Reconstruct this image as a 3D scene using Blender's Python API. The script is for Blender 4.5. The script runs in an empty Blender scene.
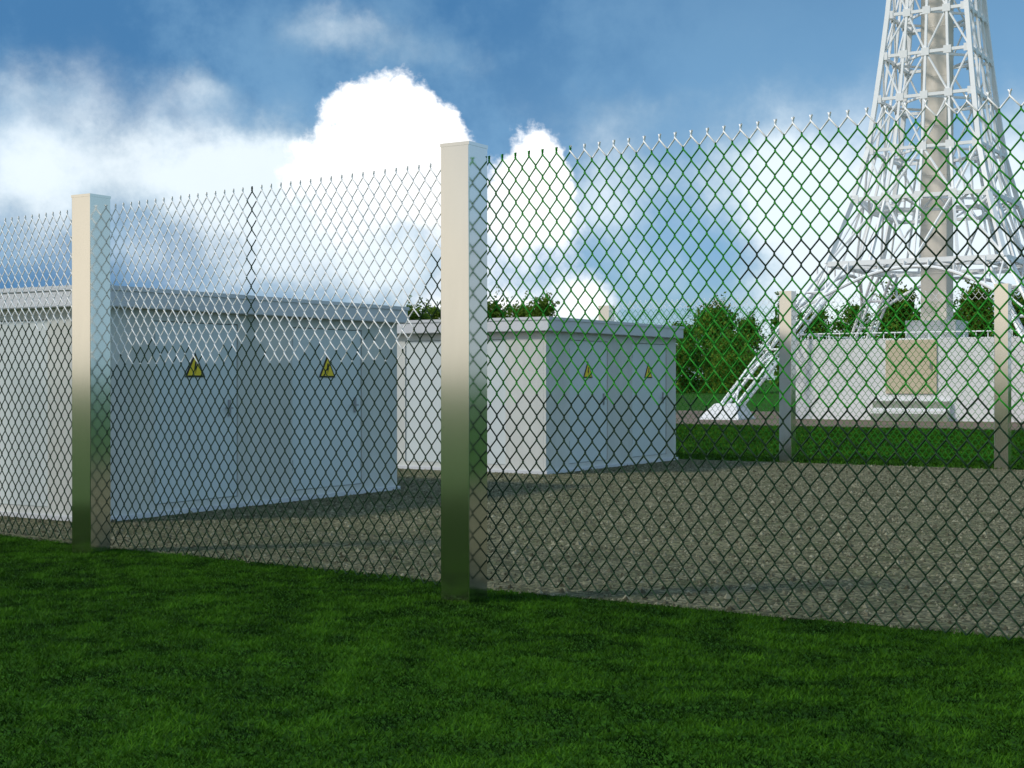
import bpy, math, random
import numpy as np
from mathutils import Vector, Matrix, noise as mnoise

random.seed(7)
rng = np.random.default_rng(7)
S = bpy.context.scene
COL = S.collection
R = math.radians

CAM_H = 1.4
F = 1422.0
HOR = 379.4
E1 = Vector((0.851, -0.525, 0))      # to the right and nearer (line of the fences)
E2 = Vector((0.525, 0.851, 0))       # to the right and farther (long side of the kiosks)
ROT = math.atan2(0.851, 0.525)       # local X = E2, local Y = -E1


# ------------------------------------------------------------------ helpers
class MB:
    """collects geometry, builds ONE mesh object"""
    def __init__(self):
        self.v, self.f, self.m = [], [], []

    def quadbox(self, pts, mi=0):
        b = len(self.v)
        self.v += [tuple(p) for p in pts]
        for q in ((3, 2, 1, 0), (4, 5, 6, 7), (0, 1, 5, 4), (1, 2, 6, 5), (2, 3, 7, 6), (3, 0, 4, 7)):
            self.f.append(tuple(b + i for i in q)); self.m.append(mi)

    def box(self, x0, x1, y0, y1, z0, z1, mi=0):
        self.quadbox([(x0, y0, z0), (x1, y0, z0), (x1, y1, z0), (x0, y1, z0),
                      (x0, y0, z1), (x1, y0, z1), (x1, y1, z1), (x0, y1, z1)], mi)

    def frustum(self, c0, h0, c1, h1, mi=0):
        p = []
        for c, h in ((c0, h0), (c1, h1)):
            for sx, sy in ((-1, -1), (1, -1), (1, 1), (-1, 1)):
                p.append((c[0] + sx * h, c[1] + sy * h, c[2]))
        self.quadbox(p, mi)

    def bar(self, a, b, r, n=6, r2=None, mi=0, caps=True):
        a, b = Vector(a), Vector(b)
        d = (b - a)
        if d.length < 1e-6: return
        d.normalize()
        up = Vector((0, 0, 1)) if abs(d.z) < 0.95 else Vector((1, 0, 0))
        s = d.cross(up).normalized(); t = s.cross(d)
        r2 = r if r2 is None else r2
        base = len(self.v)
        for c, rr in ((a, r), (b, r2)):
            for k in range(n):
                an = 2 * math.pi * (k + .5) / n
                self.v.append(tuple(c + (s * math.cos(an) + t * math.sin(an)) * rr))
        for k in range(n):
            k2 = (k + 1) % n
            self.f.append((base + k, base + k2, base + n + k2, base + n + k)); self.m.append(mi)
        if caps:
            self.f.append(tuple(base + k for k in reversed(range(n)))); self.m.append(mi)
            self.f.append(tuple(base + n + k for k in range(n))); self.m.append(mi)

    def beam(self, a, b, w, h, mi=0):
        """rectangular beam, h measured towards local up"""
        a, b = Vector(a), Vector(b)
        d = (b - a).normalized()
        up = Vector((0, 0, 1)) if abs(d.z) < 0.95 else Vector((1, 0, 0))
        s = d.cross(up).normalized() * (w / 2); t = s.cross(d).normalized() * (h / 2)
        self.quadbox([a - s - t, a + s - t, b + s - t, b - s - t, a - s + t, a + s + t, b + s + t, b - s + t], mi)

    def tube(self, pts, r, n=5, mis=None):
        pts = [Vector(p) for p in pts]
        base = len(self.v)
        N = len(pts)
        for i, p in enumerate(pts):
            d = (pts[min(i + 1, N - 1)] - pts[max(i - 1, 0)]).normalized()
            up = Vector((0, 1, 0)) if abs(d.y) < .9 else Vector((1, 0, 0))
            s = d.cross(up).normalized(); t = s.cross(d)
            for k in range(n):
                an = 2 * math.pi * k / n
                self.v.append(tuple(p + (s * math.cos(an) + t * math.sin(an)) * r))
        for i in range(N - 1):
            for k in range(n):
                k2 = (k + 1) % n
                self.f.append((base + i * n + k, base + i * n + k2, base + (i + 1) * n + k2, base + (i + 1) * n + k))
                self.m.append(mis[i] if mis else 0)

    def prism(self, tri, y0, y1, mi=0):
        """outline in x,z extruded along y"""
        n = len(tri); b = len(self.v)
        for y in (y0, y1):
            self.v += [(x, y, z) for x, z in tri]
        self.f.append(tuple(b + i for i in range(n))); self.m.append(mi)
        self.f.append(tuple(b + n + i for i in reversed(range(n)))); self.m.append(mi)
        for i in range(n):
            j = (i + 1) % n
            self.f.append((b + j, b + i, b + n + i, b + n + j)); self.m.append(mi)

    def build(self, name, mats, parent=None, bevel=0, smooth=False):
        me = bpy.data.meshes.new(name)
        me.from_pydata(self.v, [], self.f)
        if not isinstance(mats, (list, tuple)): mats = [mats]
        for m in mats: me.materials.append(m)
        me.polygons.foreach_set('material_index', self.m)
        if smooth: me.polygons.foreach_set('use_smooth', [True] * len(self.f))
        me.update()
        o = bpy.data.objects.new(name, me); COL.objects.link(o)
        if parent: o.parent = parent
        if bevel:
            b = o.modifiers.new('bevel', 'BEVEL'); b.width = bevel; b.segments = 2; b.limit_method = 'ANGLE'
        return o


def np_mesh(name, verts, faces_n, n_faces, mat, attr=None, parent=None):
    """verts (N,3); faces are consecutive runs of faces_n verts"""
    me = bpy.data.meshes.new(name)
    me.vertices.add(len(verts)); me.vertices.foreach_set('co', verts.astype(np.float32).ravel())
    me.loops.add(n_faces * faces_n)
    me.loops.foreach_set('vertex_index', np.arange(n_faces * faces_n, dtype=np.int32))
    me.polygons.add(n_faces)
    me.polygons.foreach_set('loop_start', np.arange(0, n_faces * faces_n, faces_n, dtype=np.int32))
    me.polygons.foreach_set('loop_total', np.full(n_faces, faces_n, dtype=np.int32))
    me.materials.append(mat)
    me.update(calc_edges=True)
    if attr is not None:
        at = me.attributes.new('tint', 'FLOAT', 'POINT'); at.data.foreach_set('value', attr.astype(np.float32))
    o = bpy.data.objects.new(name, me); COL.objects.link(o)
    if parent: o.parent = parent
    return o


def tag(o, label=None, cat=None, group=None, kind=None):
    if label: o['label'] = label
    if cat: o['category'] = cat
    if group: o['group'] = group
    if kind: o['kind'] = kind
    return o


def empty(name, loc, rz=0.0):
    o = bpy.data.objects.new(name, None); COL.objects.link(o)
    o.location = loc; o.rotation_euler = (0, 0, rz); o.empty_display_size = .2
    return o


def copy_tree(o, parent=None):
    c = o.copy(); COL.objects.link(c)
    if parent: c.parent = parent
    for ch in list(o.children): copy_tree(ch, c)
    return c


# ------------------------------------------------------------------ materials
def mat(name, col, rough=.8, metal=0.0, var=.0, scale=8.0, bump=0.0, bscale=60.0, col2=None, spec=.5, stretch=None, detail=6):
    m = bpy.data.materials.new(name); m.use_nodes = True
    nt = m.node_tree; bs = nt.nodes['Principled BSDF']
    bs.inputs['Roughness'].default_value = rough; bs.inputs['Metallic'].default_value = metal
    bs.inputs['Specular IOR Level'].default_value = spec
    tc = nt.nodes.new('ShaderNodeTexCoord')
    src = tc.outputs['Object']
    if stretch:
        mp = nt.nodes.new('ShaderNodeMapping'); mp.inputs['Scale'].default_value = stretch
        nt.links.new(src, mp.inputs['Vector']); src = mp.outputs['Vector']
    if col2 is None: col2 = tuple(c * (1 - var) for c in col)
    n = nt.nodes.new('ShaderNodeTexNoise'); n.inputs['Scale'].default_value = scale; n.inputs['Detail'].default_value = detail
    n.inputs['Roughness'].default_value = .65
    nt.links.new(src, n.inputs['Vector'])
    cr = nt.nodes.new('ShaderNodeValToRGB')
    cr.color_ramp.elements[0].position = .32; cr.color_ramp.elements[1].position = .68
    cr.color_ramp.elements[0].color = (*col2, 1); cr.color_ramp.elements[1].color = (*col, 1)
    nt.links.new(n.outputs['Fac'], cr.inputs['Fac']); nt.links.new(cr.outputs['Color'], bs.inputs['Base Color'])
    if bump:
        n2 = nt.nodes.new('ShaderNodeTexNoise'); n2.inputs['Scale'].default_value = bscale; n2.inputs['Detail'].default_value = 4
        nt.links.new(src, n2.inputs['Vector'])
        b = nt.nodes.new('ShaderNodeBump'); b.inputs['Strength'].default_value = bump; b.inputs['Distance'].default_value = .02
        nt.links.new(n2.outputs['Fac'], b.inputs['Height']); nt.links.new(b.outputs['Normal'], bs.inputs['Normal'])
    return m


def leaf_mat(name, dark, light, rough=.6, trans=.25, patch=None):
    """two colours chosen by the per-blade tint attribute, plus broad patches"""
    m = bpy.data.materials.new(name); m.use_nodes = True
    nt = m.node_tree; bs = nt.nodes['Principled BSDF']
    bs.inputs['Roughness'].default_value = rough; bs.inputs['Specular IOR Level'].default_value = .06
    a = nt.nodes.new('ShaderNodeAttribute'); a.attribute_name = 'tint'
    mx = nt.nodes.new('ShaderNodeMix'); mx.data_type = 'RGBA'
    mx.inputs['A'].default_value = (*dark, 1); mx.inputs['B'].default_value = (*light, 1)
    nt.links.new(a.outputs['Fac'], mx.inputs['Factor'])
    nt.links.new(mx.outputs['Result'], bs.inputs['Base Color'])
    tr = nt.nodes.new('ShaderNodeBsdfTranslucent'); nt.links.new(mx.outputs['Result'], tr.inputs['Color'])
    ms = nt.nodes.new('ShaderNodeMixShader'); ms.inputs[0].default_value = trans
    nt.links.new(bs.outputs[0], ms.inputs[1]); nt.links.new(tr.outputs[0], ms.inputs[2])
    nt.links.new(ms.outputs[0], nt.nodes['Material Output'].inputs['Surface'])
    return m


M = {}
M['wall'] = mat('plaster', (.62, .63, .60), .85, var=.16, scale=1.6, stretch=(1.6, 1.6, .35), bump=.35, bscale=90)
M['door'] = mat('painted_steel_door', (.60, .65, .66), .5, var=.06, scale=2.0)
M['roof'] = mat('roof_concrete', (.62, .63, .66), .8, var=.14, scale=1.6, bump=.25, bscale=50)
M['handle'] = mat('handle_steel', (.34, .35, .37), .5, metal=.6, var=.2)
M['post'] = mat('brushed_steel', (.82, .80, .73), .12, metal=1.0, var=.05, scale=5, stretch=(1, 1, .15))
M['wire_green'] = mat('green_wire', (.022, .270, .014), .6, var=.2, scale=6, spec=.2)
M['wire_reflection'] = mat('green_wire_reflection', (.93, .91, .89), .5, var=.03, scale=6)  # reflections on the upper wires, given as a white base colour
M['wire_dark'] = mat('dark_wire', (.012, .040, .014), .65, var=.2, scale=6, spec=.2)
M['white_steel'] = mat('white_paint', (.86, .87, .88), .42, var=.05, scale=1.5)
M['shaft'] = mat('shaft_concrete', (.72, .66, .58), .85, var=.08, scale=.9, bump=.2, bscale=30)
M['white_conc'] = mat('white_concrete', (.72, .72, .73), .85, var=.10, scale=1.0, bump=.25, bscale=40)
M['beige'] = mat('beige_paint', (.55, .47, .34), .7, var=.03, scale=1.4)
M['tread'] = mat('step_stone', (.26, .27, .23), .8, var=.12, scale=3)
M['sign_y'] = mat('sign_yellow', (.85, .62, .02), .5, var=.1, scale=9)
M['sign_b'] = mat('sign_black', (.015, .015, .015), .5)
M['trunk'] = mat('bark', (.10, .075, .05), .9, var=.4, scale=4, bump=.6, bscale=12)
M['dirt'] = mat('dirt', (.16, .105, .070), .95, col2=(.085, .065, .042), scale=.8, bump=.5, bscale=8)
M['blade'] = leaf_mat('grass_blade', (.006, .026, .001), (.058, .168, .008))
M['leaf'] = leaf_mat('foliage', (.030, .088, .008), (.185, .290, .034), trans=.3)
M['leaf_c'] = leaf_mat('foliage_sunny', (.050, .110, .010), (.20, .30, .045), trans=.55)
M['leaf_b'] = leaf_mat('foliage_olive', (.040, .092, .010), (.190, .280, .040), trans=.3)

# lawn ground: streaky patches of green
m = bpy.data.materials.new('lawn'); m.use_nodes = True; M['lawn'] = m
nt = m.node_tree; bs = nt.nodes['Principled BSDF']; bs.inputs['Roughness'].default_value = .95; bs.inputs['Specular IOR Level'].default_value = .1
tc = nt.nodes.new('ShaderNodeTexCoord')
n1 = nt.nodes.new('ShaderNodeTexNoise'); n1.inputs['Scale'].default_value = .55; n1.inputs['Detail'].default_value = 7; n1.inputs['Roughness'].default_value = .7
n2 = nt.nodes.new('ShaderNodeTexNoise'); n2.inputs['Scale'].default_value = 22; n2.inputs['Detail'].default_value = 6
for n in (n1, n2): nt.links.new(tc.outputs['Object'], n.inputs['Vector'])
ad = nt.nodes.new('ShaderNodeMath'); ad.operation = 'ADD'
nt.links.new(n1.outputs['Fac'], ad.inputs[0]); nt.links.new(n2.outputs['Fac'], ad.inputs[1])
cr = nt.nodes.new('ShaderNodeValToRGB')
cr.color_ramp.elements[0].position = .39; cr.color_ramp.elements[1].position = .64
cr.color_ramp.elements[0].color = (.008, .036, .001, 1); cr.color_ramp.elements[1].color = (.040, .130, .006, 1)
hf = nt.nodes.new('ShaderNodeMath'); hf.operation = 'MULTIPLY'; hf.inputs[1].default_value = .5
nt.links.new(ad.outputs[0], hf.inputs[0]); nt.links.new(hf.outputs[0], cr.inputs['Fac'])
nt.links.new(cr.outputs['Color'], bs.inputs['Base Color'])
b = nt.nodes.new('ShaderNodeBump'); b.inputs['Strength'].default_value = .9; b.inputs['Distance'].default_value = .06
nt.links.new(n2.outputs['Fac'], b.inputs['Height']); nt.links.new(b.outputs['Normal'], bs.inputs['Normal'])

# gravel
m = bpy.data.materials.new('gravel'); m.use_nodes = True; M['gravel'] = m
nt = m.node_tree; bs = nt.nodes['Principled BSDF']; bs.inputs['Roughness'].default_value = .95; bs.inputs['Specular IOR Level'].default_value = .15
tc = nt.nodes.new('ShaderNodeTexCoord')
vo = nt.nodes.new('ShaderNodeTexVoronoi'); vo.inputs['Scale'].default_value = 34
nz = nt.nodes.new('ShaderNodeTexNoise'); nz.inputs['Scale'].default_value = 2.2; nz.inputs['Detail'].default_value = 8; nz.inputs['Roughness'].default_value = .7
for n in (vo, nz): nt.links.new(tc.outputs['Object'], n.inputs['Vector'])
sp = nt.nodes.new('ShaderNodeSeparateColor'); nt.links.new(vo.outputs['Color'], sp.inputs[0])
cr = nt.nodes.new('ShaderNodeValToRGB')
cr.color_ramp.elements[0].color = (.068, .062, .036, 1); cr.color_ramp.elements[1].color = (.235, .222, .145, 1)
e = cr.color_ramp.elements.new(.5); e.color = (.108, .108, .070, 1)
nt.links.new(sp.outputs[0], cr.inputs['Fac'])
c2 = nt.nodes.new('ShaderNodeValToRGB')
c2.color_ramp.elements[0].position = .35; c2.color_ramp.elements[1].position = .65
c2.color_ramp.elements[0].color = (.48, .55, .36, 1); c2.color_ramp.elements[1].color = (1, .97, .88, 1)
nt.links.new(nz.outputs['Fac'], c2.inputs['Fac'])
mx = nt.nodes.new('ShaderNodeMix'); mx.data_type = 'RGBA'; mx.blend_type = 'MULTIPLY'; mx.inputs['Factor'].default_value = 1
nt.links.new(cr.outputs['Color'], mx.inputs['A']); nt.links.new(c2.outputs['Color'], mx.inputs['B'])
nt.links.new(mx.outputs['Result'], bs.inputs['Base Color'])
b = nt.nodes.new('ShaderNodeBump'); b.inputs['Strength'].default_value = .8; b.inputs['Distance'].default_value = .02; b.invert = True
nt.links.new(vo.outputs['Distance'], b.inputs['Height']); nt.links.new(b.outputs['Normal'], bs.inputs['Normal'])
M['stone'] = leaf_mat('gravel_stone', (.055, .053, .032), (.25, .24, .165), rough=.95, trans=0.0)

# ------------------------------------------------------------------ ground
mb = MB(); g = 4000
mb.v = [(-g, -g, 0), (g, -g, 0), (g, g, 0), (-g, g, 0)]; mb.f = [(0, 1, 2, 3)]; mb.m = [0]
tag(mb.build('ground', M['lawn']), kind='structure')


def ground_pt(px, py):
    Z = F * CAM_H / (py - HOR)
    return Vector(((px - 512) / F * Z, Z, 0))


# near edge of the gravel yard, ragged like a mown edge
edge = [(-160, 516), (0, 536), (113, 549), (260, 563), (400, 577), (488, 590), (640, 604), (800, 620), (1024, 639), (1250, 664), (1500, 693), (1900, 738)]
E = []
for i in range(len(edge) - 1):
    a, b2 = ground_pt(*edge[i]), ground_pt(*edge[i + 1])
    n = 24
    for k in range(n):
        p = a.lerp(b2, k / n); E.append(p)
E.append(ground_pt(*edge[-1]))
FP = Vector((4.65, 24.0, 0))                          # far fence post by the tower's leg
far_l, far_r = FP - E1 * 16 - E2 * .12, FP + E1 * 9 - E2 * .12
yard_outline = []
for p in E:
    q = p + E2 * .05 * mnoise.noise(Vector((p.x * 3, p.y * 3, 0)))
    yard_outline.append(q)
mb = MB()
N = len(yard_outline)
for i, p in enumerate(yard_outline): mb.v.append((p.x, p.y, .004))
for i in range(N):
    q = far_l.lerp(far_r, i / (N - 1)) + E2 * .10 * mnoise.noise(Vector((i * .7, 3, 0)))
    mb.v.append((q.x, q.y, .004))
for i in range(N - 1):
    mb.f.append((i, i + 1, N + i + 1, N + i)); mb.m.append(0)
tag(mb.build('gravel_yard', M['gravel']), kind='structure')

TC = Vector((15.45, 51.7, 0))                         # centre of the tower
mb = MB()
per = []
cs = [(-30, -11.9), (15, -11.9), (15, 6.5), (-30, 6.5)]
for i in range(4):
    a, b2 = cs[i], cs[(i + 1) % 4]
    for k in range(30):
        u = a[0] + (b2[0] - a[0]) * k / 30; w = a[1] + (b2[1] - a[1]) * k / 30
        p = TC + E1 * u + E2 * (w + .5 * mnoise.noise(Vector((u * .5, w * .5, 1))))
        per.append((p.x, p.y, .004))
mb.v = per; mb.f = [tuple(range(len(per)))]; mb.m = [0]
tag(mb.build('dirt_path', M['dirt']), kind='structure')

# ------------------------------------------------------------------ lawn blades (stuff)
EX = np.array([p.x for p in yard_outline]); EY = np.array([p.y for p in yard_outline])


def blades(n_try, z0, z1, h, w, keep, name, label_kind):
    Z = np.sqrt(rng.uniform(z0 * z0, z1 * z1, n_try))
    X = rng.uniform(-1, 1, n_try) * (Z * .375 + .35)
    k = keep(X, Z)
    X, Z = X[k], Z[k]; n = len(X)
    patch = np.array([.30 * mnoise.noise((x * 1.1, z * 1.1, 0)) + .7 * mnoise.noise((x * 3.2, z * 3.6, 5)) + .7 * mnoise.noise((x * 7, z * 9, 9)) for x, z in zip(X, Z)])
    H = h * rng.uniform(.5, 1.15, n) * (1 + .45 * patch)
    an = rng.uniform(0, 2 * np.pi, n); W = w * rng.uniform(.6, 1.3, n)
    lean = rng.uniform(.3, 1.6, n) * H
    la = rng.uniform(0, 2 * np.pi, n)
    V = np.zeros((n, 3, 3))
    V[:, 0, 0] = X - np.cos(an) * W / 2; V[:, 0, 1] = Z - np.sin(an) * W / 2
    V[:, 1, 0] = X + np.cos(an) * W / 2; V[:, 1, 1] = Z + np.sin(an) * W / 2
    V[:, 2, 0] = X + np.cos(la) * lean; V[:, 2, 1] = Z + np.sin(la) * lean; V[:, 2, 2] = H
    tint = np.clip(.40 + .95 * patch + rng.normal(0, .16, n), 0, 1)
    o = np_mesh(name, V.reshape(-1, 3), 3, n, M['blade'], np.repeat(tint, 3))
    tag(o, label_kind, 'grass', kind='stuff')
    return o


def near_keep(X, Z):
    ey = np.interp(X, EX, EY)
    return Z < ey + rng.normal(0.0, .035, len(X))


blades(620000, 4.4, 15.0, .022, .0072, near_keep, 'lawn_grass', 'short dark green grass in front of the wire fence')


def side_lawn():
    n = 330000
    X = rng.uniform(1.6, 8.0, n) * rng.choice([-1, 1], n); Z = rng.uniform(2.5, 12.8, n)
    k = (np.abs(X) > Z * .375 + .30) & (Z < np.interp(X, EX, EY)); X, Z = X[k], Z[k]; n = len(X)
    an = rng.uniform(0, 6.28, n); la = rng.uniform(0, 6.28, n); Wd = rng.uniform(.008, .016, n); H = rng.uniform(.015, .034, n)
    V = np.zeros((n, 3, 3))
    V[:, 0, 0] = X - np.cos(an) * Wd / 2; V[:, 0, 1] = Z - np.sin(an) * Wd / 2
    V[:, 1, 0] = X + np.cos(an) * Wd / 2; V[:, 1, 1] = Z + np.sin(an) * Wd / 2
    V[:, 2, 0] = X + np.cos(la) * H * .8; V[:, 2, 1] = Z + np.sin(la) * H * .8; V[:, 2, 2] = H
    o = np_mesh('lawn_grass', V.reshape(-1, 3), 3, n, M['blade'], np.repeat(np.clip(rng.normal(.35, .3, n), 0, 1), 3))
    tag(o, 'short dark green grass continuing to either side of the view', 'grass', kind='stuff')


side_lawn()


def far_keep(X, Z):
    rel_x, rel_y = X - FP.x, Z - FP.y
    w = rel_x * E2.x + rel_y * E2.y
    tw = (X - TC.x) * E2.x + (Z - TC.y) * E2.y
    return (w > -.15 + rng.normal(0, .06, len(X))) & (tw < -11.8 + rng.normal(0, .15, len(X))) & (X > 1.0)


blades(330000, 20.0, 50.0, .050, .026, far_keep, 'verge_grass', 'strip of grass between the back fence and the dirt track')

# gravel stones lying in the yard
n = 75000
Z = np.sqrt(rng.uniform(5.5 * 5.5, 24 * 24, n)); X = rng.uniform(-1, 1, n) * (Z * .375 + 1.6)
w = (X - FP.x) * E2.x + (Z - FP.y) * E2.y
k = (Z > np.interp(X, EX, EY) - rng.exponential(.03, n)) & (w < -.1)
X, Z = X[k], Z[k]; n = len(X)
r = np.clip(rng.lognormal(math.log(.011), .4, n), .005, .03)
T = np.array([(1, 0, 0), (0, 1, 0), (-1, 0, 0), (0, -1, 0), (0, 0, 1)], float)
P = T[None] * r[:, None, None] * rng.uniform(.6, 1.3, (n, 5, 3))
a = rng.uniform(0, 6.28, n)
Px = P[:, :, 0] * np.cos(a)[:, None] - P[:, :, 1] * np.sin(a)[:, None] + X[:, None]
Py = P[:, :, 0] * np.sin(a)[:, None] + P[:, :, 1] * np.cos(a)[:, None] + Z[:, None]
Pz = P[:, :, 2] + .003
tri = np.array([(0, 1, 4), (1, 2, 4), (2, 3, 4), (3, 0, 4)])
V = np.stack([Px, Py, Pz], -1)[:, tri].reshape(-1, 3)
o = np_mesh('loose_gravel', V, 3, n * 4, M['stone'], np.repeat(rng.uniform(0, 1, n) ** 1.4, 12))
tag(o, 'loose grey brown stones covering the fenced yard', 'gravel', kind='stuff')

# ------------------------------------------------------------------ fence posts
POST_H = 2.886
POST_W = .215


def make_post():
    r = empty('fence_post', (0, 0, 0), ROT)
    mb = MB(); mb.box(-POST_W / 2, POST_W / 2, -POST_W / 2, POST_W / 2, -.25, POST_H - .012)
    mb.build('shaft', M['post'], r, bevel=.006)
    mb = MB(); mb.box(-POST_W / 2 - .002, POST_W / 2 + .002, -POST_W / 2 - .002, POST_W / 2 + .002, POST_H - .022, POST_H)
    mb.build('cap_plate', M['post'], r)
    for z in (.25, 1.35, 2.5):
        mb = MB()
        mb.bar((POST_W / 2 - .01, .0, z), (POST_W / 2 + .022, .0, z), .012, 8)
        mb.beam((POST_W / 2 + .022, -.045, z), (POST_W / 2 + .022, .045, z), .008, .03)
        mb.build('wire_clip', M['handle'], r)
    return r


p0 = make_post()
POST_A = Vector((-3.37, 11.36, 0)); POST_B = Vector((-.268, 8.86, 0))
half = POST_W / 2
off = E2 * half - E1 * half                # from the near corner to the centre
# the near corner (towards the camera) is at centre - E2*half + E1*half
post_specs = [
    (POST_B + off, 0, 'tall square steel post in the middle foreground, the biggest of the fence posts', 'steel posts of the near fence'),
    (POST_A + off, 0, 'square steel post at the left in front of the left kiosk', 'steel posts of the near fence'),
    (FP, 0, 'back fence post beside the white lattice leg of the tower', 'steel posts of the back fence'),
    (FP + E1 * 3.52, 0, 'back fence post in front of the white tower base wall, at the right edge', 'steel posts of the back fence'),
    (FP - E1 * 3.45, -.15, 'back fence post with only its top showing above the right kiosk roof', 'steel posts of the back fence'),
]
for i, (loc, dz, lab, grp) in enumerate(post_specs):
    o = p0 if i == 0 else copy_tree(p0)
    o.location = (loc.x, loc.y, dz)
    tag(o, lab, 'fence post', grp)

# ------------------------------------------------------------------ chain link
V_ = .141


def chain_link(name, origin, direction, length, z0, z1, colour, r=.0043, sides=5, u_phase=0.0, W=.104):
    """real interlaced zigzag wires; object's local X runs along the fence, Z up"""
    d = direction.normalized()
    root = None
    mb = MB()
    nrow = int(round((z1 - z0) / (V_ / 2)))
    nw = int(length / (W / 2))
    for i in range(nw):
        pts, mis = [], []
        ua, ub = u_phase + i * W / 2, u_phase + (i + 1) * W / 2
        for k in range(nrow + 1):
            even = (k + i) % 2 == 0
            u = ua if even else ub
            sgn = -1 if even else 1
            jit = .0022 * mnoise.noise(Vector((u * 7, k * 1.3, 2)))
            # a slight belly in the stretched wire, and the hook at each crossing
            belly = .012 * math.sin(u * 1.9 + 1) * math.sin(k / nrow * math.pi)
            z = z0 + k * V_ / 2
            # the wire runs upright for a moment where it hooks round its neighbour
            for dz in (-.0060, .0060):
                if k == 0 and dz < 0: continue
                pts.append((u + sgn * .0004 + jit, belly + r * 1.1 * (1 if (dz > 0) == even else -1), z + dz + jit))
        # cut tips twisted past the last knot
        even = (nrow + 1 + i) % 2 == 0
        u1 = ua if even else ub
        x_, y_, z_ = pts[-1]
        sg_ = 1 if u1 > x_ else -1
        pts.append((x_ + sg_ * .002, y_ * .3, z_ + .008))
        pts.append((x_ + sg_ * .010, -y_, z_ + .017))
        for k in range(len(pts) - 1):
            um = (pts[k][0] + pts[k + 1][0]) / 2; zm = (pts[k][2] + pts[k + 1][2]) / 2
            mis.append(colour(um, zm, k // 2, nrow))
        mb.tube(pts, r, sides, mis)
    o = mb.build(name, [M['wire_reflection'], M['wire_green'], M['wire_dark']], smooth=True)
    o.location = origin
    o.rotation_euler = (0, 0, math.atan2(d.y, d.x))
    return o


WHITE, GREEN, DARK = 0, 1, 2  # WHITE puts upper reflections into the colour of glossy green wire
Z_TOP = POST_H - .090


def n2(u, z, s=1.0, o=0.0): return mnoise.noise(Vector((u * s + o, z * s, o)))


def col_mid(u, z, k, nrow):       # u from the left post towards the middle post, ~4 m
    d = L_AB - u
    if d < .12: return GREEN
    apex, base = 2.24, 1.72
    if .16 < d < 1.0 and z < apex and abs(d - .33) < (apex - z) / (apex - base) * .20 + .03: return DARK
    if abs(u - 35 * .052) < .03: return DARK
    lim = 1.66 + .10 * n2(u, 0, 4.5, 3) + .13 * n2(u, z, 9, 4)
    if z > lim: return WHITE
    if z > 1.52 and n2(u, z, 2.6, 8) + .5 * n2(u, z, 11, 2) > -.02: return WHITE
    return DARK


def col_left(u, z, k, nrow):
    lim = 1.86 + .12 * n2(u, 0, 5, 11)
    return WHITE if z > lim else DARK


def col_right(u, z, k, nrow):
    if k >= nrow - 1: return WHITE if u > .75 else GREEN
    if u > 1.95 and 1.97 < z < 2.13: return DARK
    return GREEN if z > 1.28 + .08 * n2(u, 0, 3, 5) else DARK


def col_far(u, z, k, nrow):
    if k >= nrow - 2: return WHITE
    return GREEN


behind = E2 * (POST_W + .022)
A_back = POST_A + behind - E1 * .1; B_back = POST_B + behind - E1 * .1
dAB = (B_back - A_back); L_AB = dAB.length
z_bot = Z_TOP - 39 * V_ / 2
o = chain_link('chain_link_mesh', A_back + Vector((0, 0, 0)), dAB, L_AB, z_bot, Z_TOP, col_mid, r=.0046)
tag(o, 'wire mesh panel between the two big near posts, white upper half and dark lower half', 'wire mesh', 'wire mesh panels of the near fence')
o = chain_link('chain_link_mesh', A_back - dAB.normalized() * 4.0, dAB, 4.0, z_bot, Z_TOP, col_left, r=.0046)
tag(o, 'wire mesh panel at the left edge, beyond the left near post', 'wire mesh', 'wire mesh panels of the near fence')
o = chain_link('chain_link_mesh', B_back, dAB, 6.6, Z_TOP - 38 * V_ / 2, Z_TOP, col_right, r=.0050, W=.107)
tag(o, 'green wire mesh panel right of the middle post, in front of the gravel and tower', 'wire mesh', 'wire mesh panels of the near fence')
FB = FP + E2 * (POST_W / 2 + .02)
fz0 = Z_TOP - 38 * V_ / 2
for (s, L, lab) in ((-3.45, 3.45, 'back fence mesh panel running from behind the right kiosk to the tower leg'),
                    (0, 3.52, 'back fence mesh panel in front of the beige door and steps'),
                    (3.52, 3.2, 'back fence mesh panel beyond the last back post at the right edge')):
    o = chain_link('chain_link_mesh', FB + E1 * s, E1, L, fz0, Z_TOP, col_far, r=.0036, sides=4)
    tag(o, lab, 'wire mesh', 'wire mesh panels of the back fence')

# ------------------------------------------------------------------ kiosks
KD, KH = 3.4, 2.31


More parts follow.
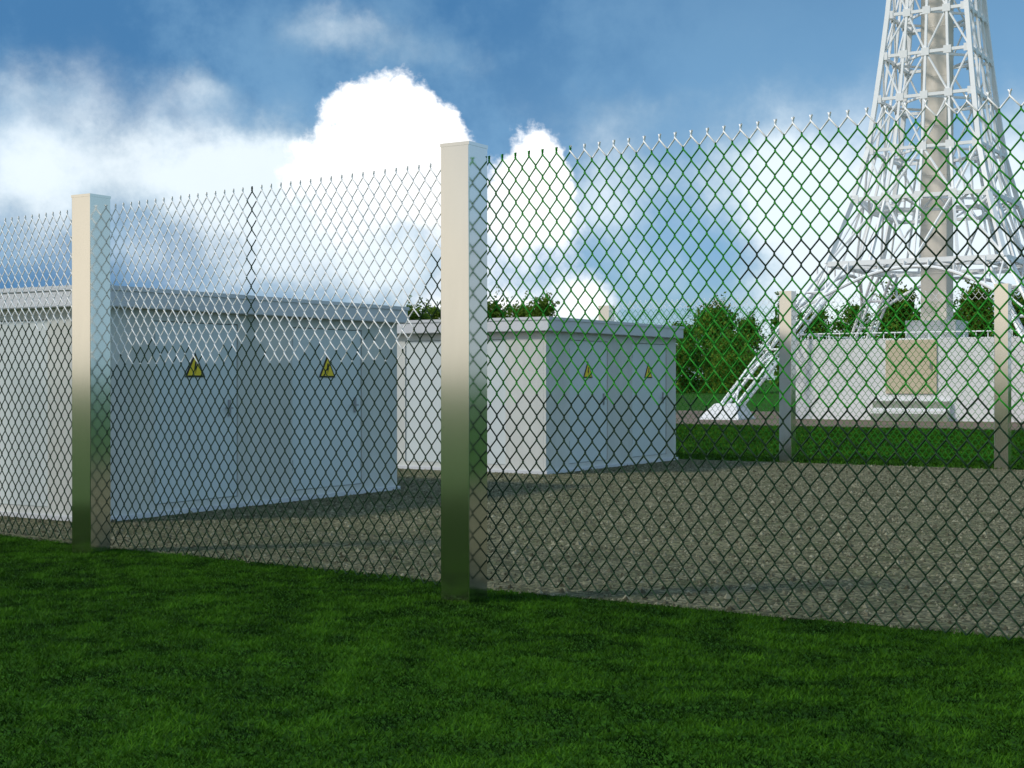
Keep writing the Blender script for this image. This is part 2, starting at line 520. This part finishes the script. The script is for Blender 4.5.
def make_kiosk(KL, doors):
    r = empty('transformer_kiosk', (0, 0, 0), ROT)
    dz0, dz1 = .12, 2.0
    rec = .045
    mb = MB()
    # body core, set back, then wall pieces round the door recesses
    mb.box(rec, KL, rec, KD, 0, KH - .2)
    xs = [rec]
    pieces = [(0, doors[0][0]), (doors[0][1], doors[1][0]), (doors[1][1], KL)]
    for x0, x1 in pieces: mb.box(x0, x1, 0, rec - .002, -.05, KH - .2)
    for x0, x1 in doors:
        mb.box(x0 + .0, x1, 0, rec - .002, -.05, dz0); mb.box(x0, x1, 0, rec - .002, dz1, KH - .2)
    # left face round its double door
    y0, y1 = .70, 2.55
    for a, b2 in ((rec, y0), (y1, KD)): mb.box(0, rec - .002, a, b2, -.05, KH - .2)
    mb.box(0, rec - .002, y0, y1, -.05, dz0); mb.box(0, rec - .002, y0, y1, dz1, KH - .2)
    mb.build('wall', M['wall'], r)
    mb = MB()
    ov = .10
    mb.box(-ov, KL + ov, -ov, KD + ov, KH - .2, KH)
    rf = mb.build('roof', M['roof'], r, bevel=.012)
    mb = MB(); mb.box(-ov - .012, KL + ov + .012, -ov - .012, KD + ov + .012, KH - .035, KH + .008)
    mb.build('roof_flashing', M['roof'], rf)
    for x0, x1 in doors:
        mb = MB(); g = .008
        mb.box(x0 + g, x1 - g, .014, rec - .004, dz0 + g, dz1 - g)
        d = mb.build('door', M['door'], r, bevel=.004)
        mb = MB(); hx = x1 - .13
        mb.box(hx - .02, hx + .02, .002, .0135, 1.0, 1.18); mb.bar((hx, -.03, 1.09), (hx, .006, 1.09), .009, 8)
        mb.box(hx - .10, hx + .012, -.04, -.026, 1.08, 1.10)
        mb.build('handle', M['handle'], d)
        for z in (.35, 1.75):
            mb = MB(); mb.bar((x0 + g, .010, z), (x0 + g, .010, z + .12), .011, 8)
            mb.build('hinge', M['handle'], d)
    ym = (y0 + y1) / 2
    for a, b2, hy in ((y0, ym, ym - .10), (ym, y1, ym + .10)):
        mb = MB(); g = .006
        mb.box(.014, rec - .004, a + g, b2 - g, dz0 + g, dz1 - g)
        d = mb.build('door', M['door'], r, bevel=.004)
        mb = MB(); mb.box(.002, .0135, hy - .02, hy + .02, 1.0, 1.18); mb.bar((-.03, hy, 1.09), (.006, hy, 1.09), .009, 8)
        mb.build('handle', M['handle'], d)
    mb = MB(); mb.box(-.03, KL + .03, -.03, KD + .03, -.05, .05)
    mb.build('plinth', M['roof'], r)
    return r


k1 = make_kiosk(4.92, [(.76, 2.0), (2.90, 4.20)])
K1 = Vector((-4.04, 13.83, 0)); K2 = Vector((.50, 20.90, 0))
k1.location = K1
tag(k1, 'white plastered transformer kiosk with flat roof, the nearer one at the left', 'kiosk', 'transformer kiosks in the gravel yard')
k2 = make_kiosk(4.47, [(.70, 1.95), (2.80, 4.10)]); k2.location = K2
tag(k2, 'white plastered transformer kiosk farther back, right of the middle post', 'kiosk', 'transformer kiosks in the gravel yard')


def make_sign():
    r = empty('warning_sign', (0, 0, 0), ROT)
    s = .30; hgt = s * .866

    def tri(c, k):
        return [(-s / 2 * k, -hgt / 3 * k + c), (s / 2 * k, -hgt / 3 * k + c), (0, 2 * hgt / 3 * k + c)]
    mb = MB(); mb.prism(tri(0, 1.0), -.006, 0); mb.build('border', M['sign_b'], r)
    mb = MB(); mb.prism(tri(0, .78), -.009, -.0062); mb.build('plate', M['sign_y'], r)
    bolt = [(-.004, .078), (.022, .078), (.006, .028), (.026, .030), (-.004, -.050), (.004, -.002), (-.020, -.006)]
    mb = MB(); mb.prism([(x, z - .0) for x, z in bolt[::-1]], -.012, -.0092); mb.build('lightning_bolt', M['sign_b'], r)
    return r


sg = make_sign()
for i, (K, t, lab) in enumerate((
        (K1, 1.38, 'yellow triangle lightning sign on the nearer left door of the left kiosk'),
        (K1, 3.57, 'yellow triangle lightning sign on the farther right door of the left kiosk'),
        (K2, 1.33, 'yellow triangle lightning sign on the nearer left door of the right kiosk'),
        (K2, 3.44, 'yellow triangle lightning sign on the farther right door of the right kiosk'))):
    o = sg if i == 0 else copy_tree(sg)
    p = K + E2 * (t - .03) - E1 * .012
    o.location = (p.x, p.y, 1.51)
    tag(o, lab, 'warning sign', 'high voltage warning signs')

# ------------------------------------------------------------------ lattice tower
tw = empty('lattice_tower', TC, ROT)
tag(tw, 'tall white steel lattice tower on splayed legs around a concrete shaft', 'tower')
LV = [(5.5, 3.07), (7.83, 2.36), (9.6, 1.95), (11.45, 1.72), (13.0, 1.55), (14.5, 1.40), (16.0, 1.28), (17.6, 1.16), (19.3, 1.04), (21.0, .94), (22.8, .84), (24.6, .75)]
FOOT_Z, FOOT_H = .42, 5.97


def hat(z):
    pts = [(FOOT_Z, FOOT_H)] + LV
    for (z0, h0), (z1, h1) in zip(pts, pts[1:]):
        if z <= z1: return h0 + (h1 - h0) * (z - z0) / (z1 - z0)
    return pts[-1][1]


for sx in (-1, 1):
    for sy in (-1, 1):
        mb = MB()
        segs = 5

        def chord(z, a, b2):
            f = (z - FOOT_Z) / (5.5 - FOOT_Z)
            w = .60 + .16 * f
            h = hat(z)
            return Vector((sx * (h - a * w), sy * (h - b2 * w), z))
        zs = [FOOT_Z + (5.5 - FOOT_Z) * i / segs for i in range(segs + 1)]
        for a, b2 in ((0, 0), (1, 0), (0, 1), (1, 1)):
            mb.bar(chord(zs[0], a, b2), chord(5.5, a, b2), .058, 8)
        ring = ((0, 0), (1, 0), (1, 1), (0, 1))
        for i in range(segs):
            for j in range(4):
                p, q = ring[j], ring[(j + 1) % 4]
                if i: mb.bar(chord(zs[i], *p), chord(zs[i], *q), .036, 6)
                if j in (1, 2): continue
                if (i + j) % 2: mb.bar(chord(zs[i], *p), chord(zs[i + 1], *q), .032, 6)
                else: mb.bar(chord(zs[i], *q), chord(zs[i + 1], *p), .032, 6)
        # upper corner chord
        for (z0, h0), (z1, h1) in zip(LV, LV[1:]):
            mb.beam((sx * h0, sy * h0, z0), (sx * h1, sy * h1, z1), .16, .16)
        mb.build('leg', M['white_steel'], tw)
        mb = MB()
        c = FOOT_H - .17
        mb.frustum((sx * c, sy * c, -.1), .78, (sx * (c - .05), sy * (c - .05), .06), .76)
        mb.frustum((sx * (c - .05), sy * (c - .05), .06), .74, (sx * (c - .12), sy * (c - .12), .56), .40)
        mb.build('foundation', M['white_conc'], tw, bevel=.02)

# face axes: (normal, tangent)
for ax in range(4):
    ca, sa = (1, 0, -1, 0)[ax], (0, 1, 0, -1)[ax]

    def fp(u, h, z, inset=0.0):
        """point on face ax: u in -1..1 along the face at half width h"""
        x, y = h - inset, u * h
        return Vector((x * ca - y * sa, x * sa + y * ca, z))
    mb = MB()
    us = [-1, -.5, 0, .5, 1]
    par = 0
    for li, ((z0, h0), (z1, h1)) in enumerate(zip(LV, LV[1:])):
        for u in us[1:-1]:
            mb.beam(fp(u, h0, z0), fp(u, h1, z1), .085, .085)
        for j in range(4):
            ev = (li + j) % 2 == 0
            a, b2 = (us[j], us[j + 1]) if ev else (us[j + 1], us[j])
            mb.bar(fp(a, h0, z0, .03), fp(b2, h1, z1, .03), .045 if li < 2 else .038, 6)
    # inner lattice layer behind the lowest two panels
    for li in (0, 1):
        (z0, h0), (z1, h1) = LV[li], LV[li + 1]
        i0, i1 = .75, .5
        for u in (-.6, .6):
            mb.bar(fp(u, h0, z0, i0), fp(u * .95, h1, z1, i1), .045, 6)
    # gusset plates at the nodes
    for li, (z, h) in enumerate(LV[1:], 1):
        for u in us:
            c = fp(u, h, z, -.055); t = Vector((-sa, ca, 0)); s = .15 if li < 3 else .135
            nn = Vector((ca, sa, 0)) * .012
            up = Vector((0, 0, 1))
            if abs(u) == 1: c -= t * .07 * u
            mb.quadbox([c - t * s - up * s - nn, c + t * s - up * s - nn, c + t * s - up * s + nn, c - t * s - up * s + nn,
                        c - t * s + up * s - nn, c + t * s + up * s - nn, c + t * s + up * s + nn, c - t * s + up * s + nn])
    mb.build('face_lattice', M['white_steel'], tw)
    # arch under the first ring
    mb = MB()
    pts_o, pts_i = [], []
    for k in range(21):
        u = -1 + 2 * k / 20
        z = 5.28 - 1.25 * abs(u) ** 2.4
        hh = hat(min(z, 5.49))
        lim = (hh - .42) / hh
        pts_o.append(fp(u * lim, hh, z)); pts_i.append(fp(u * lim, hh, z - .22 - .1 * abs(u), .30))
    for a, b2 in zip(pts_o, pts_o[1:]): mb.bar(a, b2, .066, 8)
    for k in range(0, 20):
        if k % 3 == 0 and 1 < k < 19:
            q = pts_o[k].copy(); q.z = 5.5
            mb.bar(pts_o[k], q, .04, 6)
    mb.build('arch', M['white_steel'], tw)

for li, (z, h) in enumerate(LV):
    mb = MB()
    t = .17 if li == 0 else (.14 if li == 1 else .11)
    cs = [(-h, -h), (h, -h), (h, h), (-h, h)]
    for j in range(4):
        a, b2 = cs[j], cs[(j + 1) % 4]
        mb.beam((*a, z), (*b2, z), t * .8, t)
        if li < 2:                                           # lattice girder: lower/inner rail
            k2 = .80
            a2, b3 = (a[0] * k2, a[1] * k2), (b2[0] * k2, b2[1] * k2)
            zz = z - (.10 if li == 0 else .45)
            mb.beam((*a2, zz), (*b3, zz), .10, .12)
            for q in range(8):
                f0, f1 = q / 8, (q + 1) / 8
                A = Vector((*a, z)).lerp(Vector((*b2, z)), f0 if q % 2 else f1)
                B = Vector((*a2, zz)).lerp(Vector((*b3, zz)), f1 if q % 2 else f0)
                mb.bar(A, B, .045, 6)
    # plan bracing between face middles, round the shaft
    mids = [(0, -h), (h, 0), (0, h), (-h, 0)]
    for j in range(4):
        mb.beam((*mids[j], z - t * .3), (*mids[(j + 1) % 4], z - t * .3), .07, .08)
    mb.build('ring', M['white_steel'], tw)

mb = MB(); sh = .465
mb.box(-sh, sh, -sh, sh, 3.5, 24.9)
for i in range(11):
    z = 5.2 + i * 1.78
    mb.box(-sh - .006, sh + .006, -sh - .006, sh + .006, z, z + .05)
mb.build('central_shaft', M['shaft'], tw, bevel=.01)
mb = MB(); mb.box(-.90, .90, -.90, .90, -.1, 3.52)
mb.build('plinth', M['white_conc'], tw, bevel=.015)

# ------------------------------------------------------------------ walled base
wl = empty('base_wall', TC, ROT)
tag(wl, 'white concrete wall around the tower base with a beige door and two steps', 'wall')
WH, WT, WB = 2.80, .25, 4.0
mb = MB()
mb.box(-WB, -WB + WT, -WB, WB, -.1, WH)
mb.box(WB - WT, WB, -WB, WB, -.1, WH)
mb.box(-WB + WT, WB - WT, -WB, -WB + WT, -.1, WH)
mb.box(-WB + WT, WB - WT, WB - WT, WB, -.1, WH)
mb.build('wall', M['white_conc'], wl, bevel=.015)
# local x = E2, so the face towards the camera is x=-WB and local y = -E1 (to the left)
fx = -WB
def wall_y(px):                                       # where a picture column meets the front face
    best = None
    k = (px - 512) / F
    # TC + E2*fx - E1*y
    ax, az = TC.x + E2.x * fx, TC.y + E2.y * fx
    return (ax - k * az) / (E1.x - k * E1.y)
ya, yb = wall_y(937), wall_y(886)
mb = MB(); mb.box(fx - .05, fx - .002, ya, yb, .92, WH - .06)
dr = mb.build('door', M['beige'], wl, bevel=.008)
mb = MB(); mb.bar((fx - .10, ya + .2, 1.75), (fx - .10, ya + .2, 2.0), .02, 8); mb.build('handle', M['handle'], dr)
sa_, sb_ = wall_y(951), wall_y(874)
mb = MB(); mb.box(fx - .15, fx - .003, sa_, sb_, -.05, .70); mb.build('step', M['white_conc'], wl, bevel=.01)
mb = MB(); mb.box(fx - .16, fx - .151, sa_, sb_, .44, .66); mb.build('step_facing', M['tread'], wl)
mb = MB(); mb.box(fx - .34, fx - .161, sa_, sb_, -.05, .36); mb.build('step', M['white_conc'], wl, bevel=.01)
mb = MB(); mb.box(fx - .35, fx - .341, sa_, sb_, .02, .24); mb.build('step_facing', M['tread'], wl)
mb = MB()
c = WB - WT / 2
cs = [(-c, -c), (c, -c), (c, c), (-c, c)]
for j in range(4):
    a, b2 = Vector((*cs[j], 0)), Vector((*cs[(j + 1) % 4], 0))
    mb.bar(a + Vector((0, 0, WH + .20)), b2 + Vector((0, 0, WH + .20)), .022, 6)
    for k in range(20):
        p = a.lerp(b2, k / 20); mb.bar(p + Vector((0, 0, WH - .01)), p + Vector((0, 0, WH + .2)), .016, 6)
mb.build('railing', M['white_steel'], wl)

# ------------------------------------------------------------------ trees
def make_tree(px, top, wpx, Zd, seed, label, lm, dens=1.0, lo=.08, pointed=False):
    rs = np.random.default_rng(seed); rd = random.Random(seed)
    X = (px - 512) / F * Zd
    H = (HOR - top) / F * Zd + CAM_H
    Wd = wpx / F * Zd / 2
    r = empty('tree', (X, Zd, 0))
    tag(r, label, 'tree', 'trees behind the yard')
    mb = MB()
    th = H * .55
    mb.bar((0, 0, -.2), (.1, 0, th), H * .022, 8, H * .010)
    limbs = []
    for k in range(7):
        a = rd.uniform(0, 6.28); z = H * rd.uniform(.18, .5)
        e = Vector((math.cos(a) * Wd * .6, math.sin(a) * Wd * .6, z + H * rd.uniform(.12, .35)))
        mb.bar((0, 0, z), e, H * .009, 6, H * .003); limbs.append(e)
    mb.build('trunk', M['trunk'], r)
    # clumps
    nc = int(58 * dens)
    C = []
    for k in range(nc):
        f = rd.uniform(lo, 1)
        prof = math.sin(min(1, (f * .93 + .14)) * math.pi) ** .55 if f < .95 else .3
        if pointed: prof = 1.05 * (1.02 - f) ** .6
        prof = max(prof, .12 if pointed else .25)
        a = rd.uniform(0, 6.28)
        prof *= .72 + .62 * mnoise.noise(Vector((math.cos(a) * 1.3 + seed * 7.1, math.sin(a) * 1.3, f * 2.6))); q = math.sqrt(rd.uniform(.05, 1)) * prof
        C.append((math.cos(a) * q * Wd * .85, math.sin(a) * q * Wd * .85, H * (lo + (.93 - lo) * f), rd.uniform(.12, .24) * (.80 + .25 * (1 - f)) * min(H, Wd * 2.2), rd.uniform(0, 1)))
    V, T = [], []
    for cx, cy, cz, cr_, ct in C:
        nl = 110
        u = rs.normal(size=(nl, 3)); u /= np.linalg.norm(u, axis=1)[:, None]
        rad = cr_ * np.abs(rs.normal(.75, .34, nl))[:, None]
        P = np.array([cx, cy, cz]) + u * rad * np.array([1, 1, .75])
        P[:, 2] = np.maximum(P[:, 2], .15)
        d1 = rs.normal(size=(nl, 3)); d1 /= np.linalg.norm(d1, axis=1)[:, None]
        d2 = np.cross(d1, rs.normal(size=(nl, 3))); d2 /= np.linalg.norm(d2, axis=1)[:, None]
        s = (H * .020) * rs.uniform(.6, 1.5, nl)[:, None]
        q = np.stack([P - d1 * s, P - d2 * s * .55, P + d1 * s, P + d2 * s * .55], 1)
        V.append(q.reshape(-1, 3))
        T.append(np.repeat(np.clip(ct * .7 + rs.normal(.12, .18, nl), 0, 1), 4))
    for k in range(int(26 * dens)):                      # sprigs that stick out of the outline
        cx, cy, cz, cr_, ct = C[rd.randrange(len(C))]
        u0 = rs.normal(size=3); u0[2] = abs(u0[2]) + .3; u0 /= np.linalg.norm(u0)
        nl = 26
        P = np.array([cx, cy, cz]) + u0 * (cr_ * np.linspace(.6, 1.75, nl))[:, None] + rs.normal(0, H * .012, (nl, 3))
        d1 = rs.normal(size=(nl, 3)); d1 /= np.linalg.norm(d1, axis=1)[:, None]
        d2 = np.cross(d1, rs.normal(size=(nl, 3))); d2 /= np.linalg.norm(d2, axis=1)[:, None]
        s = (H * .017) * rs.uniform(.6, 1.4, nl)[:, None]
        q = np.stack([P - d1 * s, P - d2 * s * .55, P + d1 * s, P + d2 * s * .55], 1)
        V.append(q.reshape(-1, 3)); T.append(np.repeat(np.clip(ct * .5 + rs.normal(.45, .2, nl), 0, 1), 4))
    V = np.concatenate(V); T = np.concatenate(T)
    np_mesh('crown', V, 4, len(V) // 4, lm, T, r)
    return r


LA, LB, LC = M['leaf'], M['leaf_b'], M['leaf_c']
make_tree(715, 303, 78, 150, 1, 'broad dark green tree left of the tower leg, tallest of that clump', LA, 1.6, .02)
make_tree(748, 318, 50, 158, 2, 'lower bushy tree between the tall tree and the tower leg', LA, 1.2, .02)
make_tree(684, 322, 50, 145, 3, 'low bushy tree beside the right corner of the right kiosk', LA, 1.2, .02)
make_tree(412, 301, 60, 165, 4, 'treetop showing just left of the middle post above the kiosk roof', LC, .8, .04)
make_tree(434, 305, 60, 172, 21, 'treetop close against the left side of the middle post', LC, .8, .04)
make_tree(494, 304, 78, 170, 5, 'small treetop just right of the middle post over the kiosk roof', LC, 1.0, .04)
make_tree(520, 306, 76, 182, 22, 'lowest treetop in the row over the near roof edge of the right kiosk', LC, .8, .04)
make_tree(540, 300, 62, 175, 6, 'treetop over the near roof corner of the right kiosk', LC, .9, .04)
make_tree(732, 334, 70, 142, 15, 'rounded low bush tree in front of the tall tree by the tower leg', LA, 1.6, .0)
make_tree(787, 290, 44, 170, 7, 'narrow tree rising behind the back post by the tower leg', LA, 1.0, .04)
make_tree(814, 310, 72, 150, 8, 'low tree above the left end of the base wall', LA, 1.1, .03)
make_tree(852, 301, 70, 160, 9, 'tree between the back tower legs left of the shaft', LC, 1.0, .03)
make_tree(902, 286, 70, 150, 10, 'dense tall tree directly left of the concrete shaft', LA, 1.7, .04)
make_tree(976, 286, 74, 160, 11, 'leafy tree right of the concrete shaft', LC, 1.4, .03)
make_tree(1022, 292, 72, 155, 12, 'tree at the right edge behind the tower', LA, 1.2, .03)
make_tree(948, 312, 40, 185, 14, 'distant low tree half hidden by the concrete shaft', LC, 1.0, .03)

# ------------------------------------------------------------------ light and sky
SUN_EL, SUN_AZ = R(43), math.atan2(-.94, -.25)          # azimuth from +Y towards +X
sd = Vector((math.sin(SUN_AZ) * math.cos(SUN_EL), math.cos(SUN_AZ) * math.cos(SUN_EL), math.sin(SUN_EL)))
L = bpy.data.lights.new('Sun', 'SUN'); L.energy = 2.4; L.angle = R(7); L.color = (1, .94, .85)
lo = bpy.data.objects.new('Sun', L); COL.objects.link(lo)
lo.rotation_euler = sd.to_track_quat('Z', 'Y').to_euler()

wd = bpy.data.worlds.new('World'); S.world = wd; wd.use_nodes = True
nt = wd.node_tree; ND, LK = nt.nodes, nt.links
bg = ND['Background']; bg.inputs['Strength'].default_value = .105
sky = ND.new('ShaderNodeTexSky'); sky.sky_type = 'NISHITA'; sky.sun_disc = False
sky.sun_elevation = SUN_EL; sky.sun_rotation = SUN_AZ; sky.air_density = 1.0; sky.dust_density = .3; sky.ozone_density = 1.0
tc = ND.new('ShaderNodeTexCoord')


def math_node(op, a, b=None, c=None, clamp=False):
    n = ND.new('ShaderNodeMath'); n.operation = op; n.use_clamp = clamp
    for i, x in enumerate((a, b, c)):
        if x is None: continue
        if isinstance(x, (int, float)): n.inputs[i].default_value = x
        else: LK.new(x, n.inputs[i])
    return n.outputs[0]


def noise_node(vec, scale, detail=8, rough=.6, color=False, lac=2.1):
    n = ND.new('ShaderNodeTexNoise'); n.inputs['Scale'].default_value = scale; n.inputs['Detail'].default_value = detail
    n.inputs['Roughness'].default_value = rough; n.inputs['Lacunarity'].default_value = lac
    LK.new(vec, n.inputs['Vector'])
    return n.outputs['Color' if color else 'Fac']


def vmath(op, a, b):
    n = ND.new('ShaderNodeVectorMath'); n.operation = op
    for i, x in enumerate((a, b)):
        if isinstance(x, tuple): n.inputs[i].default_value = x
        else: LK.new(x, n.inputs[i])
    return n


sep = ND.new('ShaderNodeSeparateXYZ'); LK.new(tc.outputs['Generated'], sep.inputs[0])
gx, gy, gz = sep.outputs
az = math_node('ARCTAN2', gx, gy)                        # bearing and height of a sky direction
el = math_node('ARCSINE', gz)
cb = ND.new('ShaderNodeCombineXYZ'); LK.new(az, cb.inputs[0]); LK.new(el, cb.inputs[1])
AE = cb.outputs[0]
wob = vmath('SUBTRACT', noise_node(AE, 26, 5, .6, color=True), (.5, .5, .5)).outputs[0]
wob2 = vmath('MULTIPLY', wob, (.036, .036, 0)).outputs[0]
AEW = vmath('ADD', AE, wob2).outputs[0]


def blob_sum(blobs, vec):
    tot = None
    for px, py, sx, sy, amp in blobs:
        a0 = math.atan((px - 512) / F); e0 = math.atan((HOR - py) / F * math.cos(a0))
        d = vmath('SUBTRACT', vec, (a0, e0, 0)).outputs[0]
        d = vmath('MULTIPLY', d, (F / sx, F / sy, 0)).outputs[0]
        q = vmath('DOT_PRODUCT', d, d).outputs['Value']
        ex = math_node('POWER', math.e, math_node('MULTIPLY', q, -1.0))
        tot = math_node('MULTIPLY', ex, amp) if tot is None else math_node('MULTIPLY_ADD', ex, amp, tot)
    return tot


def remap(v, a, b):
    n = ND.new('ShaderNodeMapRange'); n.interpolation_type = 'SMOOTHSTEP'
    LK.new(v, n.inputs['Value']); n.inputs['From Min'].default_value = a; n.inputs['From Max'].default_value = b
    return n.outputs['Result']


fb = noise_node(AE, 16, 9, .62)
fbs = noise_node(AE, 9, 7, .6)
crisp = [(372, 128, 46, 48, .85), (310, 150, 46, 36, .48), (418, 130, 40, 52, 1.0), (360, 200, 60, 60, .8), (440, 185, 30, 60, .8),
         (540, 172, 34, 46, 1.0), (500, 230, 50, 70, .8), (568, 225, 36, 44, .62), (592, 292, 34, 28, .75), (520, 320, 90, 30, .9), (450, 300, 40, 36, .5)]
thin = [(290, 165, 70, 50, .75), (600, 200, 50, 70, .55), (640, 290, 50, 40, .4), (190, 165, 150, 50, .62), (60, 160, 110, 70, .62), (30, 80, 60, 30, .4), (300, 200, 90, 50, .5), (350, 34, 90, 26, .66), (440, 60, 70, 20, .4), (720, 190, 90, 50, .5), (150, 262, 230, 46, .62), (300, 250, 90, 60, .45), (820, 110, 190, 46, .42), (200, 88, 40, 20, .55), (390, 270, 50, 50, .55),
        (790, 205, 60, 46, .9), (850, 235, 80, 60, .9), (830, 285, 80, 50, .8), (920, 300, 130, 60, 1.0), (1010, 180, 50, 90, .9), (940, 210, 90, 50, .9),
        (760, 160, 90, 30, .45), (640, 110, 120, 24, .25), (620, 180, 60, 60, .3), (720, 350, 160, 40, .6), (460, 250, 70, 80, .6), (250, 185, 160, 34, .55), (20, 190, 60, 40, .5)]
dC = math_node('MULTIPLY_ADD', math_node('SUBTRACT', fb, .5), 1.55, blob_sum(crisp, AEW))
crisp_f = remap(el, math.atan((HOR - 250) / F), math.atan((HOR - 165) / F))
cSoft, cHard = remap(dC, .30, 1.15), remap(dC, .43, .72)
cC = math_node('ADD', math_node('MULTIPLY', cHard, crisp_f), math_node('MULTIPLY', cSoft, math_node('SUBTRACT', 1.0, crisp_f)))
dT = math_node('MULTIPLY_ADD', math_node('SUBTRACT', fbs, .5), 1.2, blob_sum(thin, AEW))
cT = math_node('MULTIPLY', remap(dT, .10, 1.35), .84)
# light and dark of the cloud bodies
shade = remap(math_node('ADD', math_node('MULTIPLY', fbs, .7), math_node('MULTIPLY', dT, .35)), .35, .85)


def rgbmix(f, a, b, blend='MIX'):
    n = ND.new('ShaderNodeMix'); n.data_type = 'RGBA'; n.blend_type = blend
    for k, x in (('Factor', f), ('A', a), ('B', b)):
        if isinstance(x, (int, float)): n.inputs[k].default_value = x
        elif isinstance(x, tuple): n.inputs[k].default_value = (*x, 1)
        else: LK.new(x, n.inputs[k])
    return n.outputs['Result']


SKY_TINT = (.78, .88, .98)
mott = noise_node(AE, 7, 6, .6)
low = remap(el, .02, .26)                               # deep blue down to the horizon
tint = rgbmix(low, (.40, .60, .92), (.62, .86, .96))
base = rgbmix(1.0, sky.outputs[0], tint, 'MULTIPLY')
# slate blue veils of thin cloud, thickest high up on the left
veil = math_node('MULTIPLY', remap(mott, .36, .60), remap(math_node('MULTIPLY_ADD', az, -.8, el), .0, .32))
base = rgbmix(math_node('MULTIPLY', veil, .9), base, (.50, 1.65, 3.5))
# unseen warm cloud bank, added on the sun's side to tint reflections and fill
over = math_node('MULTIPLY', remap(el, .32, .75), .6)      # unseen bright overhead cloud, added for soft fill
base = rgbmix(over, base, (5.0, 7.2, 9.6))
sidef = math_node('MULTIPLY', remap(math_node('MULTIPLY', az, -1.0), .75, 1.25), math_node('SUBTRACT', 1.0, remap(el, .25, .65)))
sidef = math_node('MULTIPLY', sidef, remap(noise_node(tc.outputs['Generated'], 4, 6, .6), .30, .55))
base = rgbmix(sidef, base, (8.2, 7.6, 6.6))
# unseen grey blue bank added far right, for post reflections and shaded walls
rbf = math_node('MULTIPLY', remap(az, .50, .80), math_node('SUBTRACT', 1.0, remap(el, .35, .9)))
rbf = math_node('MULTIPLY', rbf, remap(noise_node(tc.outputs['Generated'], 3, 6, .6), .25, .50))
base = rgbmix(rbf, base, rgbmix(remap(az, 1.1, 1.5), (3.6, 4.2, 4.8), (2.8, 4.7, 6.2)))
thin_col = rgbmix(shade, (3.5, 4.8, 5.6), (8.4, 9.2, 9.6))
col = rgbmix(cT, base, thin_col)
col = rgbmix(cC, col, (10.5, 10.6, 10.8))
LK.new(col, bg.inputs['Color'])

# ------------------------------------------------------------------ camera
cam = bpy.data.cameras.new('Camera'); cam.sensor_width = 36; cam.lens = F * 36 / 1024; cam.clip_end = 12000; cam.clip_start = .05
co = bpy.data.objects.new('Camera', cam); COL.objects.link(co)
co.location = (0, 0, CAM_H)
co.rotation_euler = (math.pi / 2 - math.atan((384 - HOR) / F), 0, 0)
S.camera = co

S.view_settings.view_transform = 'Standard'; S.view_settings.look = 'None'
S.view_settings.exposure = 0.2; S.view_settings.gamma = 1
S.view_settings.use_curve_mapping = False
S.cycles.use_denoising = True
S.cycles.max_bounces = 6
